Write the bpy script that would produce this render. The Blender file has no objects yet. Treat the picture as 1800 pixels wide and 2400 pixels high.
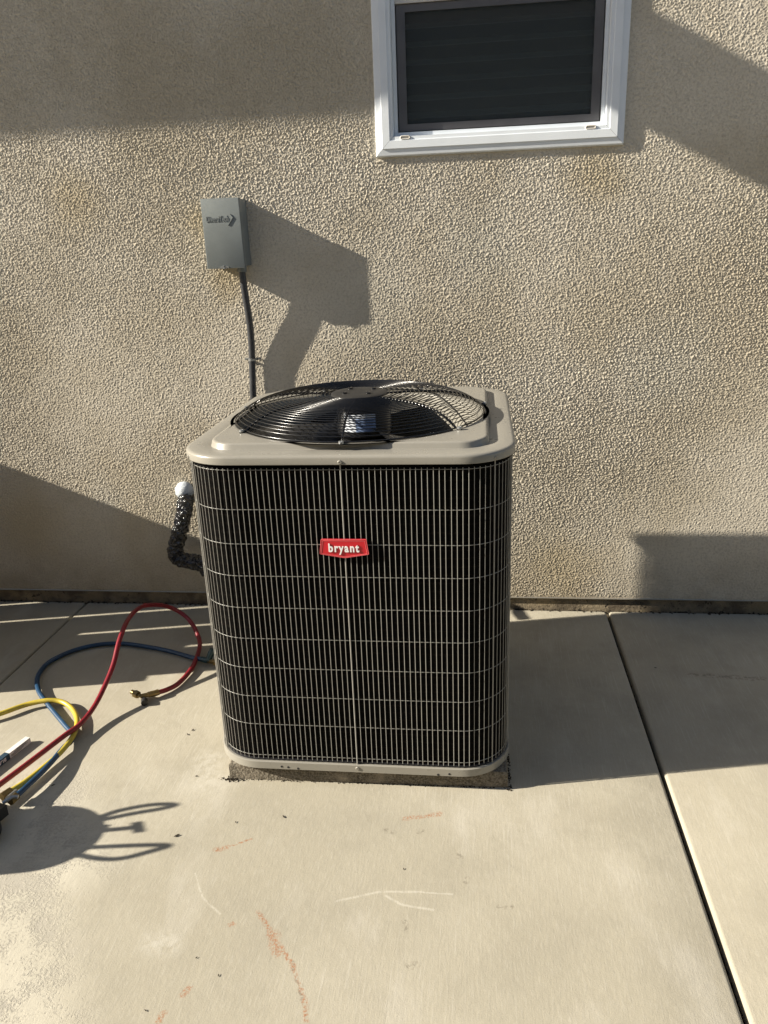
import bpy, math, random
import numpy as np
from mathutils import Vector, Matrix, Quaternion

random.seed(7)
rng = np.random.default_rng(11)
R = math.radians
sc = bpy.context.scene
col = sc.collection

# ------------------------------------------------------------------ camera
cam_d = bpy.data.cameras.new('camera')
cam = bpy.data.objects.new('camera', cam_d)
col.objects.link(cam)
cam_d.sensor_fit = 'VERTICAL'
cam_d.sensor_height = 36.0
cam_d.lens = 36.0 * 1826.99 / 2400.0
cam_d.clip_start = 0.02
cam_d.clip_end = 600
PITCH, YAW, ROLL = R(19.2253), R(7.3368), R(-2.2813)
fw = Vector((-math.sin(YAW) * math.cos(PITCH), math.cos(YAW) * math.cos(PITCH), -math.sin(PITCH)))
rt = Vector((math.cos(YAW), math.sin(YAW), 0))
up = rt.cross(fw)
r2 = rt * math.cos(ROLL) + up * math.sin(ROLL)
u2 = -rt * math.sin(ROLL) + up * math.cos(ROLL)
m = Matrix.Identity(4)
for i in range(3):
    m[i][0], m[i][1], m[i][2] = r2[i], u2[i], -fw[i]
m.translation = Vector((0.2511, -3.0783, 1.5287))
cam.matrix_world = m
sc.camera = cam

# ------------------------------------------------------------------ light
SUN = Vector((4.75, 1.0, -2.415))            # the way the sunlight travels
sun_d = bpy.data.lights.new('sun', 'SUN')
sun_d.energy = 5.0
sun_d.angle = R(0.53)
sun_d.color = (1.0, 0.92, 0.78)
sun = bpy.data.objects.new('sun', sun_d)
col.objects.link(sun)
sun.location = (-6, -2, 6)
sun.rotation_euler = SUN.to_track_quat('-Z', 'Y').to_euler()
world = bpy.data.worlds.new('World')
sc.world = world
world.use_nodes = True
wn = world.node_tree
wn.nodes.clear()
sky = wn.nodes.new('ShaderNodeTexSky')
sky.sky_type = 'NISHITA'
sky.sun_disc = False
sky.sun_elevation = math.atan2(2.415, math.hypot(4.75, 1.0))
sky.sun_rotation = math.atan2(-4.75, -1.0)
bg = wn.nodes.new('ShaderNodeBackground')
bg.inputs['Strength'].default_value = 0.055
wo = wn.nodes.new('ShaderNodeOutputWorld')
wn.links.new(sky.outputs[0], bg.inputs[0])
wn.links.new(bg.outputs[0], wo.inputs[0])
sc.view_settings.view_transform = 'Standard'
sc.view_settings.look = 'None'
sc.view_settings.gamma = 1.0
sc.view_settings.use_curve_mapping = False
sc.view_settings.exposure = 1.24
sc.render.engine = 'CYCLES'

# ------------------------------------------------------------------ mesh helpers
class MB:
    def __init__(self):
        self.v, self.f = [], []

    def add(self, verts, faces):
        o = len(self.v)
        self.v += [tuple(p) for p in verts]
        self.f += [tuple(i + o for i in q) for q in faces]
        return self

    def box(self, x0, x1, y0, y1, z0, z1, mat=None):
        vs = [Vector(p) for p in ((x0, y0, z0), (x1, y0, z0), (x1, y1, z0), (x0, y1, z0),
                                  (x0, y0, z1), (x1, y0, z1), (x1, y1, z1), (x0, y1, z1))]
        if mat is not None:
            vs = [mat @ p for p in vs]
        return self.add(vs, [(0, 3, 2, 1), (4, 5, 6, 7), (0, 1, 5, 4), (1, 2, 6, 5), (2, 3, 7, 6), (3, 0, 4, 7)])

    def prism(self, poly, d):
        """poly: list of 3-D points (front outline), d: offset to the back outline"""
        n = len(poly)
        d = Vector(d)
        vs = [Vector(p) for p in poly] + [Vector(p) + d for p in poly]
        fs = [tuple(range(n)), tuple(range(2 * n - 1, n - 1, -1))]
        fs += [(i, n + i, n + (i + 1) % n, (i + 1) % n) for i in range(n)]
        return self.add(vs, fs)

    def tube(self, pts, r, n=8, closed=False, caps=True, rfun=None):
        P = [Vector(p) for p in pts]
        k = len(P)
        T = []
        for i in range(k):
            a = P[(i - 1) % k] if (closed or i > 0) else P[i]
            b = P[(i + 1) % k] if (closed or i < k - 1) else P[i]
            T.append((b - a).normalized())
        ref = Vector((0, 0, 1)) if abs(T[0].z) < .9 else Vector((1, 0, 0))
        N = (ref - T[0] * ref.dot(T[0])).normalized()
        vs = []
        for i in range(k):
            N = (N - T[i] * N.dot(T[i])).normalized()
            B = T[i].cross(N)
            for j in range(n):
                a = 2 * math.pi * j / n
                rr = (r[i] if isinstance(r, (list, tuple)) else r)
                if rfun:
                    rr *= rfun(i, j)
                vs.append(P[i] + (N * math.cos(a) + B * math.sin(a)) * rr)
        fs = []
        for i in range(k if closed else k - 1):
            i2 = (i + 1) % k
            for j in range(n):
                j2 = (j + 1) % n
                fs.append((i * n + j, i * n + j2, i2 * n + j2, i2 * n + j))
        if caps and not closed:
            fs.append(tuple(range(n - 1, -1, -1)))
            fs.append(tuple((k - 1) * n + j for j in range(n)))
        return self.add(vs, fs)

    def loft(self, rings, closed=True, cap0=False, cap1=False):
        n = len(rings[0])
        vs = [p for rg in rings for p in rg]
        fs = []
        for i in range(len(rings) - 1):
            for j in range(n if closed else n - 1):
                j2 = (j + 1) % n
                fs.append((i * n + j, i * n + j2, (i + 1) * n + j2, (i + 1) * n + j))
        if cap0:
            fs.append(tuple(range(n - 1, -1, -1)))
        if cap1:
            fs.append(tuple((len(rings) - 1) * n + j for j in range(n)))
        return self.add(vs, fs)

    def lathe(self, prof, c, n=32, axis=None, caps=False):
        """prof: (radius, height) pairs about a vertical axis through c (or a given direction)"""
        q = Vector((0, 0, 1)).rotation_difference(Vector(axis).normalized()) if axis is not None else Quaternion()
        c = Vector(c)
        rings = [[c + q @ Vector((r * math.cos(2 * math.pi * j / n), r * math.sin(2 * math.pi * j / n), h))
                  for j in range(n)] for r, h in prof]
        return self.loft(rings, cap0=caps, cap1=caps)


org = {}

def link(name, me, mat, parent=None, smooth=None):
    o = bpy.data.objects.new(name, me)
    if mat is not None and not me.materials:
        me.materials.append(mat)
    if smooth is not None:
        me.shade_smooth()
        me.set_sharp_from_angle(angle=R(smooth))
    col.objects.link(o)
    if parent is not None:
        o.parent = parent
    return o

def base_of(p):
    return org.get(p.name, Vector((0, 0, 0))) if p is not None else Vector((0, 0, 0))

def obj(name, mb, mat, parent=None, smooth=None):
    """one mesh object; coordinates are given in the world, stored relative to the parent's base"""
    b = base_of(parent)
    me = bpy.data.meshes.new(name)
    me.from_pydata([(p[0] - b.x, p[1] - b.y, p[2] - b.z) for p in mb.v], [], mb.f)
    me.update()
    o = link(name, me, mat, parent, smooth)
    org[o.name] = b
    return o

def thing(name, label, cat, loc=(0, 0, 0), group=None):
    o = bpy.data.objects.new(name, None)
    o.empty_display_size = .1
    col.objects.link(o)
    o.location = loc
    org[o.name] = Vector(loc)
    return tag(o, label, cat, group)

def tag(o, label=None, cat=None, group=None, kind=None):
    if label: o['label'] = label
    if cat: o['category'] = cat
    if group: o['group'] = group
    if kind: o['kind'] = kind
    return o

def copy_at(o, loc, parent):
    c = o.copy()
    c.location = loc
    c.parent = parent
    col.objects.link(c)
    org[c.name] = org.get(o.name, Vector())
    return c

def spline(P, k=8, closed=False):
    P = [Vector(p) for p in P]
    n = len(P)
    out = []
    for i in range(n if closed else n - 1):
        if closed:
            a, b, c, d = P[(i - 1) % n], P[i], P[(i + 1) % n], P[(i + 2) % n]
        else:
            a, b, c, d = P[max(i - 1, 0)], P[i], P[i + 1], P[min(i + 2, n - 1)]
        for s in range(k):
            t = s / k
            out.append(.5 * ((2 * b) + (c - a) * t + (2 * a - 5 * b + 4 * c - d) * t * t + (3 * b - a - 3 * c + d) * t ** 3))
    if not closed:
        out.append(P[-1])
    return out

def text_mesh(body, size, depth, xs=1.0, bold=0.0, spacing=1.0):
    cu = bpy.data.curves.new('lettering', 'FONT')
    cu.body = body
    cu.size = size
    cu.extrude = depth
    cu.offset = bold
    cu.align_x = 'CENTER'
    cu.align_y = 'CENTER'
    cu.space_character = spacing
    cu.resolution_u = 4
    t = bpy.data.objects.new('lettering', cu)
    col.objects.link(t)
    dg = bpy.context.evaluated_depsgraph_get()
    me = bpy.data.meshes.new_from_object(t.evaluated_get(dg))
    bpy.data.objects.remove(t)
    bpy.data.curves.remove(cu)
    me.transform(Matrix.Diagonal((xs, 1, 1, 1)))
    return me

# ------------------------------------------------------------------ material helpers
def mat_new(name, color=(.5, .5, .5), rough=.6, metal=0.0, spec=.5, coat=0.0):
    mt = bpy.data.materials.new(name)
    mt.use_nodes = True
    b = mt.node_tree.nodes['Principled BSDF']
    b.inputs['Base Color'].default_value = (*color, 1)
    b.inputs['Roughness'].default_value = rough
    b.inputs['Metallic'].default_value = metal
    b.inputs['Specular IOR Level'].default_value = spec
    b.inputs['Coat Weight'].default_value = coat
    return mt

class NT:
    def __init__(self, mt):
        self.t = mt.node_tree
        self.b = self.t.nodes['Principled BSDF']
        self.co = self.t.nodes.new('ShaderNodeTexCoord').outputs['Object']

    def n(self, kind, **kw):
        nd = self.t.nodes.new(kind)
        for k, v in kw.items():
            setattr(nd, k, v)
        return nd

    def put(self, sock, v):
        if isinstance(v, bpy.types.NodeSocket):
            self.t.links.new(v, sock)
        else:
            sock.default_value = v

    def math(self, op, a, b=0.0, clamp=False):
        nd = self.n('ShaderNodeMath', operation=op, use_clamp=clamp)
        self.put(nd.inputs[0], a)
        self.put(nd.inputs[1], b)
        return nd.outputs[0]

    def vm(self, op, a, b=None, scale=None):
        nd = self.n('ShaderNodeVectorMath', operation=op)
        self.put(nd.inputs[0], a)
        if b is not None: self.put(nd.inputs[1], b)
        if scale is not None: self.put(nd.inputs['Scale'], scale)
        return nd.outputs['Value'] if op in ('LENGTH', 'DOT_PRODUCT', 'DISTANCE') else nd.outputs[0]

    def noise(self, scale, detail=3, rough=.55, co=None, stretch=None, dist=0.0):
        nd = self.n('ShaderNodeTexNoise')
        c = co if co is not None else self.co
        if stretch is not None:
            c = self.vm('MULTIPLY', c, stretch)
        self.put(nd.inputs['Vector'], c)
        nd.inputs['Scale'].default_value = scale
        nd.inputs['Detail'].default_value = detail
        nd.inputs['Roughness'].default_value = rough
        nd.inputs['Distortion'].default_value = dist
        return nd.outputs['Fac']

    def voro(self, scale, co=None, feature='F1', rnd=1.0):
        nd = self.n('ShaderNodeTexVoronoi', feature=feature)
        self.put(nd.inputs['Vector'], co if co is not None else self.co)
        nd.inputs['Scale'].default_value = scale
        nd.inputs['Randomness'].default_value = rnd
        return nd.outputs['Distance']

    def ramp(self, v, a, b, lo=0.0, hi=1.0):
        nd = self.n('ShaderNodeMapRange', interpolation_type='SMOOTHSTEP')
        self.put(nd.inputs[0], v)
        for i, x in zip((1, 2, 3, 4), (a, b, lo, hi)):
            nd.inputs[i].default_value = x
        return nd.outputs[0]

    def mix(self, f, a, b, mode='MIX'):
        nd = self.n('ShaderNodeMix', data_type='RGBA', blend_type=mode)
        self.put(nd.inputs[0], f)
        self.put(nd.inputs[6], (*a, 1) if isinstance(a, tuple) else a)
        self.put(nd.inputs[7], (*b, 1) if isinstance(b, tuple) else b)
        return nd.outputs[2]

    def color(self, c): self.put(self.b.inputs['Base Color'], c)
    def rough(self, c): self.put(self.b.inputs['Roughness'], c)

    def bump(self, h, dist, strength=1.0):
        nd = self.n('ShaderNodeBump')
        nd.inputs['Strength'].default_value = strength
        nd.inputs['Distance'].default_value = dist
        self.put(nd.inputs['Height'], h)
        self.t.links.new(nd.outputs[0], self.b.inputs['Normal'])

    def capsule(self, co, a, b, w, soft=.5):
        """1 on the segment a-b (ground plan), falling to 0 at distance w"""
        a, b = Vector((*a, 0)), Vector((*b, 0))
        ba = b - a
        pa = self.vm('SUBTRACT', co, tuple(a))
        pa = self.vm('MULTIPLY', pa, (1, 1, 0))
        h = self.math('DIVIDE', self.vm('DOT_PRODUCT', pa, tuple(ba)), max(ba.dot(ba), 1e-9), clamp=True)
        q = self.vm('SUBTRACT', pa, self.vm('SCALE', tuple(ba), scale=h))
        d = self.vm('LENGTH', q)
        return self.ramp(d, w * soft, w, 1.0, 0.0)

# stucco ---------------------------------------------------------------
M_stucco = mat_new('stucco', rough=.95, spec=.15)
t = NT(M_stucco)
big = t.noise(1.3, 4, .6)
mid = t.noise(9, 4, .6)
fine = t.noise(420, 3, .7)
c = t.mix(t.ramp(big, .38, .62), (.515, .455, .350), (.635, .580, .480))
c = t.mix(t.math('MULTIPLY', t.ramp(mid, .50, .75), .35), c, (.52, .475, .40))
c = t.mix(t.math('MULTIPLY', t.ramp(t.noise(2.1, 3, .6, stretch=(1, 1, .6)), .60, .74), .28), c, (.50, .41, .27))
sep = t.n('ShaderNodeSeparateXYZ'); t.put(sep.inputs[0], t.co)
low = t.math('MULTIPLY', t.ramp(sep.outputs['Z'], .06, .34, 1, 0), t.ramp(t.noise(5, 4, .65), .30, .70))
c = t.mix(t.math('MULTIPLY', low, .65), c, (.36, .295, .20))
flat = t.vm('MULTIPLY', t.co, (1, 0, 1))
def blob(x, z, r):
    d = t.vm('LENGTH', t.vm('SUBTRACT', flat, (x, 0, z)))
    return t.ramp(t.math('ADD', d, t.math('MULTIPLY', mid, r * .5)), r * .35, r * 1.25, 1, 0)
st = None
for x, z, r in ((-.72, 1.40, .13), (.66, 1.72, .17), (-.80, 1.62, .10), (-1.30, 1.72, .16), (.60, .20, .22), (-1.75, .40, .28)):
    b1 = blob(x, z, r)
    st = b1 if st is None else t.math('MAXIMUM', st, b1)
c = t.mix(t.math('MULTIPLY', st, .55), c, (.47, .375, .215))
st = None
for x, z, r in ((-.20, 1.30, .30), (.25, 1.48, .22), (-1.35, .50, .12), (.95, 1.05, .28)):
    b1 = blob(x, z, r)
    st = b1 if st is None else t.math('MAXIMUM', st, b1)
c = t.mix(t.math('MULTIPLY', st, .42), c, (.52, .50, .43))
c = t.mix(t.math('MULTIPLY', t.ramp(fine, .35, .75), .30), c, (.36, .32, .26))
c = t.mix(t.math('MULTIPLY', t.ramp(t.noise(105, 4, .7), .46, .64), .48), c, (.35, .31, .25))
t.color(c)
t.bump(t.noise(300, 3, .7), .0012, .6)

M_found = mat_new('foundation_concrete', rough=.9, spec=.2)
t = NT(M_found)
c = t.mix(t.ramp(t.noise(14, 5, .65), .35, .65), (.27, .22, .15), (.13, .105, .075))
c = t.mix(t.ramp(t.noise(60, 3, .6), .60, .70), c, (.03, .025, .02))
c = t.mix(t.ramp(t.noise(6, 3, .6, stretch=(1, 1, 3)), .52, .7), c, (.24, .19, .12))
t.color(c)
t.bump(t.noise(70, 5, .7), .006, .9)
M_screed = mat_new('galvanised_screed', (.27, .245, .20), .55, .3)

# concrete -------------------------------------------------------------
M_conc = mat_new('patio_concrete', rough=.88, spec=.2)
t = NT(M_conc)
n1 = t.noise(.9, 5, .6)
n2 = t.noise(5, 5, .62)
n3 = t.noise(38, 4, .65)
ng = t.noise(330, 3, .7)
brush = t.noise(30, 4, .65, stretch=(6.0, .9, 1))
c = t.mix(t.ramp(n1, .33, .68), (.352, .322, .252), (.412, .380, .305))
c = t.mix(t.math('MULTIPLY', t.ramp(n2, .42, .70), .75), c, (.325, .298, .235))
c = t.mix(t.math('MULTIPLY', t.ramp(t.noise(3.3, 4, .6, stretch=(1.6, .6, 1)), .54, .72), .38), c, (.49, .462, .40))
c = t.mix(t.math('MULTIPLY', t.ramp(brush, .48, .78), .28), c, (.51, .48, .415))
c = t.mix(t.math('MULTIPLY', t.ramp(n3, .55, .80), .25), c, (.32, .28, .215))
c = t.mix(t.math('MULTIPLY', t.ramp(ng, .50, .78), .50), c, (.25, .228, .175))
wob = t.vm('SUBTRACT', t.n('ShaderNodeTexNoise').outputs['Color'], (.5, .5, .5))
wn_ = wob.node.inputs[0].links[0].from_node
t.put(wn_.inputs['Vector'], t.co); wn_.inputs['Scale'].default_value = 45; wn_.inputs['Detail'].default_value = 4
cw = t.vm('ADD', t.co, t.vm('SCALE', wob, scale=.022))
cs = t.vm('ADD', t.co, t.vm('SCALE', wob, scale=.006))
def maxall(L):
    o = L[0]
    for x in L[1:]:
        o = t.math('MAXIMUM', o, x)
    return o
grit = t.ramp(t.noise(170, 4, .75), .42, .60)
grit2 = t.ramp(t.noise(70, 4, .7), .44, .58)
# rust coloured streaks and scuffs
S = [((-.277, -1.665), (-.226, -1.723), .010), ((-.226, -1.723), (-.205, -1.77), .019), ((-.197, -1.756), (-.155, -1.808), .008),
     ((-.155, -1.808), (-.118, -1.880), .007), ((-.118, -1.88), (-.100, -1.93), .008), ((-.385, -1.895), (-.374, -1.872), .010),
     ((-.414, -1.952), (-.408, -1.935), .011), ((-.448, -1.468), (-.420, -1.458), .011), ((-.42, -1.458), (-.362, -1.423), .005),
     ((.050, -1.314), (.144, -1.290), .012), ((-.335, -1.704), (-.328, -1.70), .010)]
rust = t.math('MULTIPLY', maxall([t.capsule(cw, *s, soft=.2) for s in S]), grit)
c = t.mix(t.math('MULTIPLY', rust, .92), c, (.32, .15, .075))
S = [((-.118, -1.89), (-.165, -1.79), .004), ((.20, -1.44), (.205, -1.446), .012), ((.080, -1.66), (.083, -1.685), .010),
     ((.30, -1.60), (.33, -1.60), .010), ((.10, -1.78), (.115, -1.775), .012), ((1.02, -.50), (1.26, -.515), .020), ((.0, -1.36), (.02, -1.37), .012),
     ((.09, -1.365), (.10, -1.36), .010), ((.22, -1.53), (.225, -1.52), .010)]
dark = t.math('MULTIPLY', maxall([t.capsule(cw, *s, soft=.2) for s in S]), grit2)
c = t.mix(t.math('MULTIPLY', dark, .62), c, (.17, .15, .115))
S = [((-.092, -1.614), (.009, -1.577), .006), ((.009, -1.577), (.10, -1.570), .006), ((.10, -1.57), (.189, -1.572), .004), ((.027, -1.589), (.065, -1.612), .006),
     ((.065, -1.612), (.144, -1.622), .006), ((-.475, -1.555), (-.43, -1.63), .004), ((-.43, -1.63), (-.37, -1.675), .005)]
chalk = t.math('MULTIPLY', maxall([t.capsule(cs, *s, soft=.0) for s in S]), t.ramp(n3, .30, .55))
c = t.mix(t.math('MULTIPLY', chalk, .34), c, (.66, .63, .55))
blot = t.math('MULTIPLY', maxall([t.capsule(cw, (-.50, -1.765), (-.46, -1.77), .055, .0), t.capsule(cw, (-.59, -1.10), (-.565, -1.20), .09, .0)]), t.ramp(n3, .3, .65))
c = t.mix(t.math('MULTIPLY', blot, .30), c, (.64, .62, .565))
# worn, scaled area towards the lower left
worn_area = maxall([t.capsule(cw, (-.95, -1.70), (-.70, -2.10), .26, .2), t.capsule(cw, (-1.05, -1.30), (-.85, -1.55), .22, .1)])
wornn = t.math('ADD', t.math('MULTIPLY', t.noise(7, 5, .65), .55), t.math('MULTIPLY', t.noise(130, 4, .75), .45))
worn = t.math('MULTIPLY', worn_area, t.ramp(wornn, .47, .58))
c = t.mix(t.math('MULTIPLY', worn_area, .55), c, (.58, .545, .455))
c = t.mix(t.math('MULTIPLY', worn, .55), c, (.31, .285, .25))
broom = t.ramp(t.noise(90, 3, .6, stretch=(2.2, .07, 1)), .54, .70)
c = t.mix(t.math('MULTIPLY', t.math('MULTIPLY', broom, t.ramp(n1, .38, .56)), .28), c, (.56, .53, .46))
pores = t.math('MULTIPLY', t.ramp(t.voro(95), .05, .13, 1, 0), t.ramp(t.noise(4, 3, .6), .45, .62))
c = t.mix(t.math('MULTIPLY', pores, .45), c, (.20, .18, .14))
t.color(c)
hgt = t.math('ADD', t.math('MULTIPLY', ng, .30), t.math('MULTIPLY', n3, .5))
hgt = t.math('ADD', hgt, t.math('MULTIPLY', brush, .28))
hgt = t.math('ADD', hgt, t.math('MULTIPLY', n2, 1.0))
hgt = t.math('SUBTRACT', hgt, t.math('MULTIPLY', worn, .7))
t.bump(hgt, .0022, .75)
M_dirt = mat_new('dirt', (.045, .036, .026), 1.0, spec=.1)
t = NT(M_dirt)
t.color(t.mix(t.noise(60, 4, .7), (.06, .048, .034), (.02, .016, .012)))
M_soil = mat_new('soil', (.12, .095, .065), 1.0, spec=.1)
t = NT(M_soil)
t.color(t.mix(t.noise(3, 5, .7), (.15, .12, .085), (.08, .065, .045)))
M_pad = mat_new('equipment_pad', rough=.95, spec=.2)
t = NT(M_pad)
c = t.mix(t.ramp(t.noise(160, 3, .7), .40, .62), (.215, .19, .15), (.095, .08, .06))
c = t.mix(t.ramp(t.noise(10, 4, .6), .5, .75), c, (.36, .31, .24))
t.color(c)
t.bump(t.noise(150, 3, .6), .006, 1.0)

# paint, metal, plastics -------------------------------------------------
def painted(name, colr, rough, var=.06, spec=.5, scale=14, bump=.0):
    mt = mat_new(name, colr, rough, spec=spec)
    q = NT(mt)
    dk = tuple(x * (1 - var * 2) for x in colr)
    cc = q.mix(q.ramp(q.noise(scale, 4, .6), .35, .7), colr, dk)
    cc = q.mix(q.math('MULTIPLY', q.ramp(q.noise(230, 3, .6), .62, .75), var * 3), cc, tuple(x * .7 for x in colr))
    q.color(cc)
    q.rough(q.math('ADD', q.math('MULTIPLY', q.noise(30, 3, .6), .18), rough - .09))
    if bump: q.bump(q.noise(260, 2, .5), bump, .5)
    return mt
M_unit = painted('beige_enamel', (.262, .248, .215), .30, .015, .4, bump=.00015)
M_wire = painted('wire_enamel', (.275, .268, .245), .38, .05)
M_coil = mat_new('coil_fins', (.010, .009, .008), .8, spec=.03)
t = NT(M_coil)
w1 = t.n('ShaderNodeTexWave', wave_type='BANDS', bands_direction='Z')
t.put(w1.inputs['Vector'], t.co); w1.inputs['Scale'].default_value = 13.0; w1.inputs['Distortion'].default_value = 1.2
w1.inputs['Detail Scale'].default_value = 6
c = t.mix(t.ramp(w1.outputs['Fac'], .9, 1.0), (.0025, .0024, .0023), (.008, .006, .005))
t.color(c)
M_black = painted('black_enamel', (.010, .010, .011), .22, .1, .55)
M_motor = painted('motor_black', (.012, .012, .013), .35, .1)
M_blade = painted('fan_blade', (.022, .022, .023), .25, .1)
M_label = mat_new('motor_label', (.62, .66, .72), .5)
M_labelb = mat_new('motor_label_blue', (.20, .28, .46), .5)
M_red = painted('badge_red', (.50, .012, .022), .3, .05)
M_redl = mat_new('badge_edge', (.62, .10, .11), .35)
M_white = mat_new('badge_white', (.82, .80, .80), .4)
M_vinyl = painted('white_vinyl', (.72, .76, .80), .38, .02)
M_vinylt = painted('tan_vinyl', (.60, .57, .52), .45, .03)
M_screenbar = painted('screen_bar', (.105, .103, .108), .45, .08)
M_gasket = mat_new('gasket', (.012, .012, .016), .6)
M_glass = mat_new('window_glass', (.02, .025, .027), .03, spec=.5)
M_glass.node_tree.nodes['Principled BSDF'].inputs['Transmission Weight'].default_value = .85
M_glass.node_tree.nodes['Principled BSDF'].inputs['Base Color'].default_value = (.55, .62, .62, 1)
M_blind = mat_new('blind_slat', (.70, .70, .68), .6)
M_room = mat_new('dark_room', (.10, .10, .10), .9)
M_mesh = bpy.data.materials.new('insect_screen')
M_mesh.use_nodes = True
nt = M_mesh.node_tree
nt.nodes.clear()
o_ = nt.nodes.new('ShaderNodeOutputMaterial')
mx = nt.nodes.new('ShaderNodeMixShader')
tr = nt.nodes.new('ShaderNodeBsdfTransparent')
df = nt.nodes.new('ShaderNodeBsdfDiffuse')
df.inputs[0].default_value = (.040, .048, .052, 1)
mx.inputs[0].default_value = .60
nt.links.new(tr.outputs[0], mx.inputs[1]); nt.links.new(df.outputs[0], mx.inputs[2]); nt.links.new(mx.outputs[0], o_.inputs[0])
M_box = painted('grey_box_enamel', (.185, .205, .205), .42, .05)
M_boxl = painted('raised_lettering', (.235, .255, .255), .42, .05)
M_conduit = painted('dark_grey_pvc', (.045, .047, .052), .38, .08)
M_zinc = painted('zinc', (.42, .43, .43), .3, .12)
M_zinc.node_tree.nodes['Principled BSDF'].inputs['Metallic'].default_value = .75
M_foil = mat_new('black_tape', (.012, .012, .014), .14, spec=.9)
t = NT(M_foil)
t.bump(t.math('ADD', t.voro(48, feature='F1'), t.math('MULTIPLY', t.noise(80, 3, .6), .6)), .016, 1.0)
M_foam = mat_new('white_foam', (.66, .70, .74), .7)
t = NT(M_foam)
t.color(t.mix(t.ramp(t.noise(40, 4, .6), .45, .75), (.52, .56, .60), (.34, .39, .44)))
t.bump(t.noise(90, 4, .6), .004, .8)
M_hred = painted('red_rubber', (.22, .012, .022), .34, .10)
M_hblue = painted('blue_rubber', (.010, .050, .115), .36, .12)
M_hyel = painted('yellow_rubber', (.50, .39, .045), .40, .10)
M_brass = painted('brass', (.28, .20, .085), .34, .12)
M_brass.node_tree.nodes['Principled BSDF'].inputs['Metallic'].default_value = .85
M_knob = mat_new('black_plastic', (.012, .012, .013), .45)
M_teal = mat_new('dark_teal_plastic', (.012, .045, .055), .4)
M_card = painted('white_card', (.68, .67, .64), .6, .04)
M_navy = painted('navy_card', (.018, .045, .075), .5, .06)
M_steel = painted('cylinder_enamel', (.45, .50, .52), .4, .06)
M_wood = mat_new('fence_wood', rough=.8, spec=.25)
t = NT(M_wood)
t.color(t.mix(t.ramp(t.noise(12, 5, .6, stretch=(6, 6, .7)), .3, .7), (.23, .15, .09), (.13, .085, .05)))
M_fascia = painted('eave_paint', (.36, .31, .25), .6, .05)
M_tile = painted('roof_tile', (.20, .12, .085), .8, .1)
M_leaf = mat_new('dry_leaf', (.030, .022, .012), .8)

# ------------------------------------------------------------------ ground
g = MB(); g.box(-150, 150, -150, 150, -.30, -.07)
tag(obj('ground', g, M_soil), kind='structure')

def slab(name, x0, x1, y0, y1):
    """cast slab with tooled, rounded long edges"""
    r, k = .010, 5
    prof = [(x0, -.07)]
    prof += [(x0 + r - r * math.cos(a), -r + r * math.sin(a)) for a in [i * math.pi / 2 / k for i in range(k + 1)]]
    xs = np.linspace(x0 + r, x1 - r, 14)[1:-1]
    prof += [(x, 0) for x in xs]
    prof += [(x1 - r + r * math.sin(a), -r + r * math.cos(a)) for a in [i * math.pi / 2 / k for i in range(k + 1)]]
    prof += [(x1, -.07)]
    ys = [y1, y0]
    mb = MB()
    mb.loft([[(x, y, z) for x, z in prof] for y in ys], closed=False)
    o = obj(name, mb, M_conc, smooth=40)
    return tag(o, kind='structure')
# unseen house added behind the camera to block sky fill, also mirrored in window
nb = thing('sky_block_house', 'unseen stucco house added behind the camera to hide part of the sky', 'house', (0, -5.2, 0))
mb = MB(); mb.box(-9, 7, -11, -5.2, -.07, 3.3)
obj('wall', mb, M_stucco, nb)
mb = MB()
mb.prism([(-9.4, -4.8, 3.3), (-9.4, -11.4, 3.3), (-9.4, -8.1, 4.6)], (16.8, 0, 0))
obj('roof', mb, M_tile, nb)
for x0 in (-3.5, 1.5):
    mb = MB(); mb.box(x0, x0 + 1.3, -5.215, -5.18, 1.2, 2.6)
    obj('window', mb, M_vinyl, nb)
XL, XR, GAP = -1.5462, .7963, .0062
slab('concrete_slab', -6.0, XL - GAP * .6, -7.0, -.004)
slab('concrete_slab', XL + GAP * .6, XR - GAP, -7.0, -.004)
slab('concrete_slab', XR + GAP, 6.0, -7.0, -.004)

# ------------------------------------------------------------------ house: stucco wall, foundation, window, eave
house = thing('house_wall', 'beige rough stucco house wall with a white framed window behind the condenser', 'wall', (0, 0, 0))
WX0, WX1, WZ0, WZ1 = -.1196, .7492, 1.8128, 2.72
ZS = .0620

def stucco_field(nx, nz, step):
    fx = np.fft.fftfreq(nx, step)[:, None]
    fz = np.fft.fftfreq(nz, step)[None, :]
    fr = np.hypot(fx, fz)
    out = 0
    for wl, bw, amp in ((.0108, .75, 1.0), (.0064, .40, .60), (.024, .6, .30)):
        f0 = 1 / wl
        band = np.exp(-(np.log(np.maximum(fr, 1e-6) / f0) / bw) ** 2)
        nz_ = np.fft.fft2(rng.standard_normal((nx, nz)))
        s = np.fft.ifft2(nz_ * band).real
        out = out + amp * s / s.std()
    patch = np.exp(-(fr / .9) ** 2)
    p = np.fft.ifft2(np.fft.fft2(rng.standard_normal((nx, nz))) * patch).real
    p /= p.std()
    out = out / out.std()
    # blobs of dashed-on stucco: flat valleys, rounded tops
    h = np.exp(.62 * out)
    h = 3.0 * np.tanh(h / 3.0)
    return h * (1 + .27 * np.clip(p, -2, 2))

STEP = .0026
gx0, gx1, gz0, gz1 = -2.08, 1.60, ZS, 2.44
nx = int(round((gx1 - gx0) / STEP)) + 1
nz = int(round((gz1 - gz0) / STEP)) + 1
X = np.linspace(gx0, gx1, nx)
Z = np.linspace(gz0, gz1, nz)
H = stucco_field(nx, nz, STEP)
AMP = .00172
edge = np.clip((Z - ZS) / .012, 0, 1)[None, :]
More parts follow.
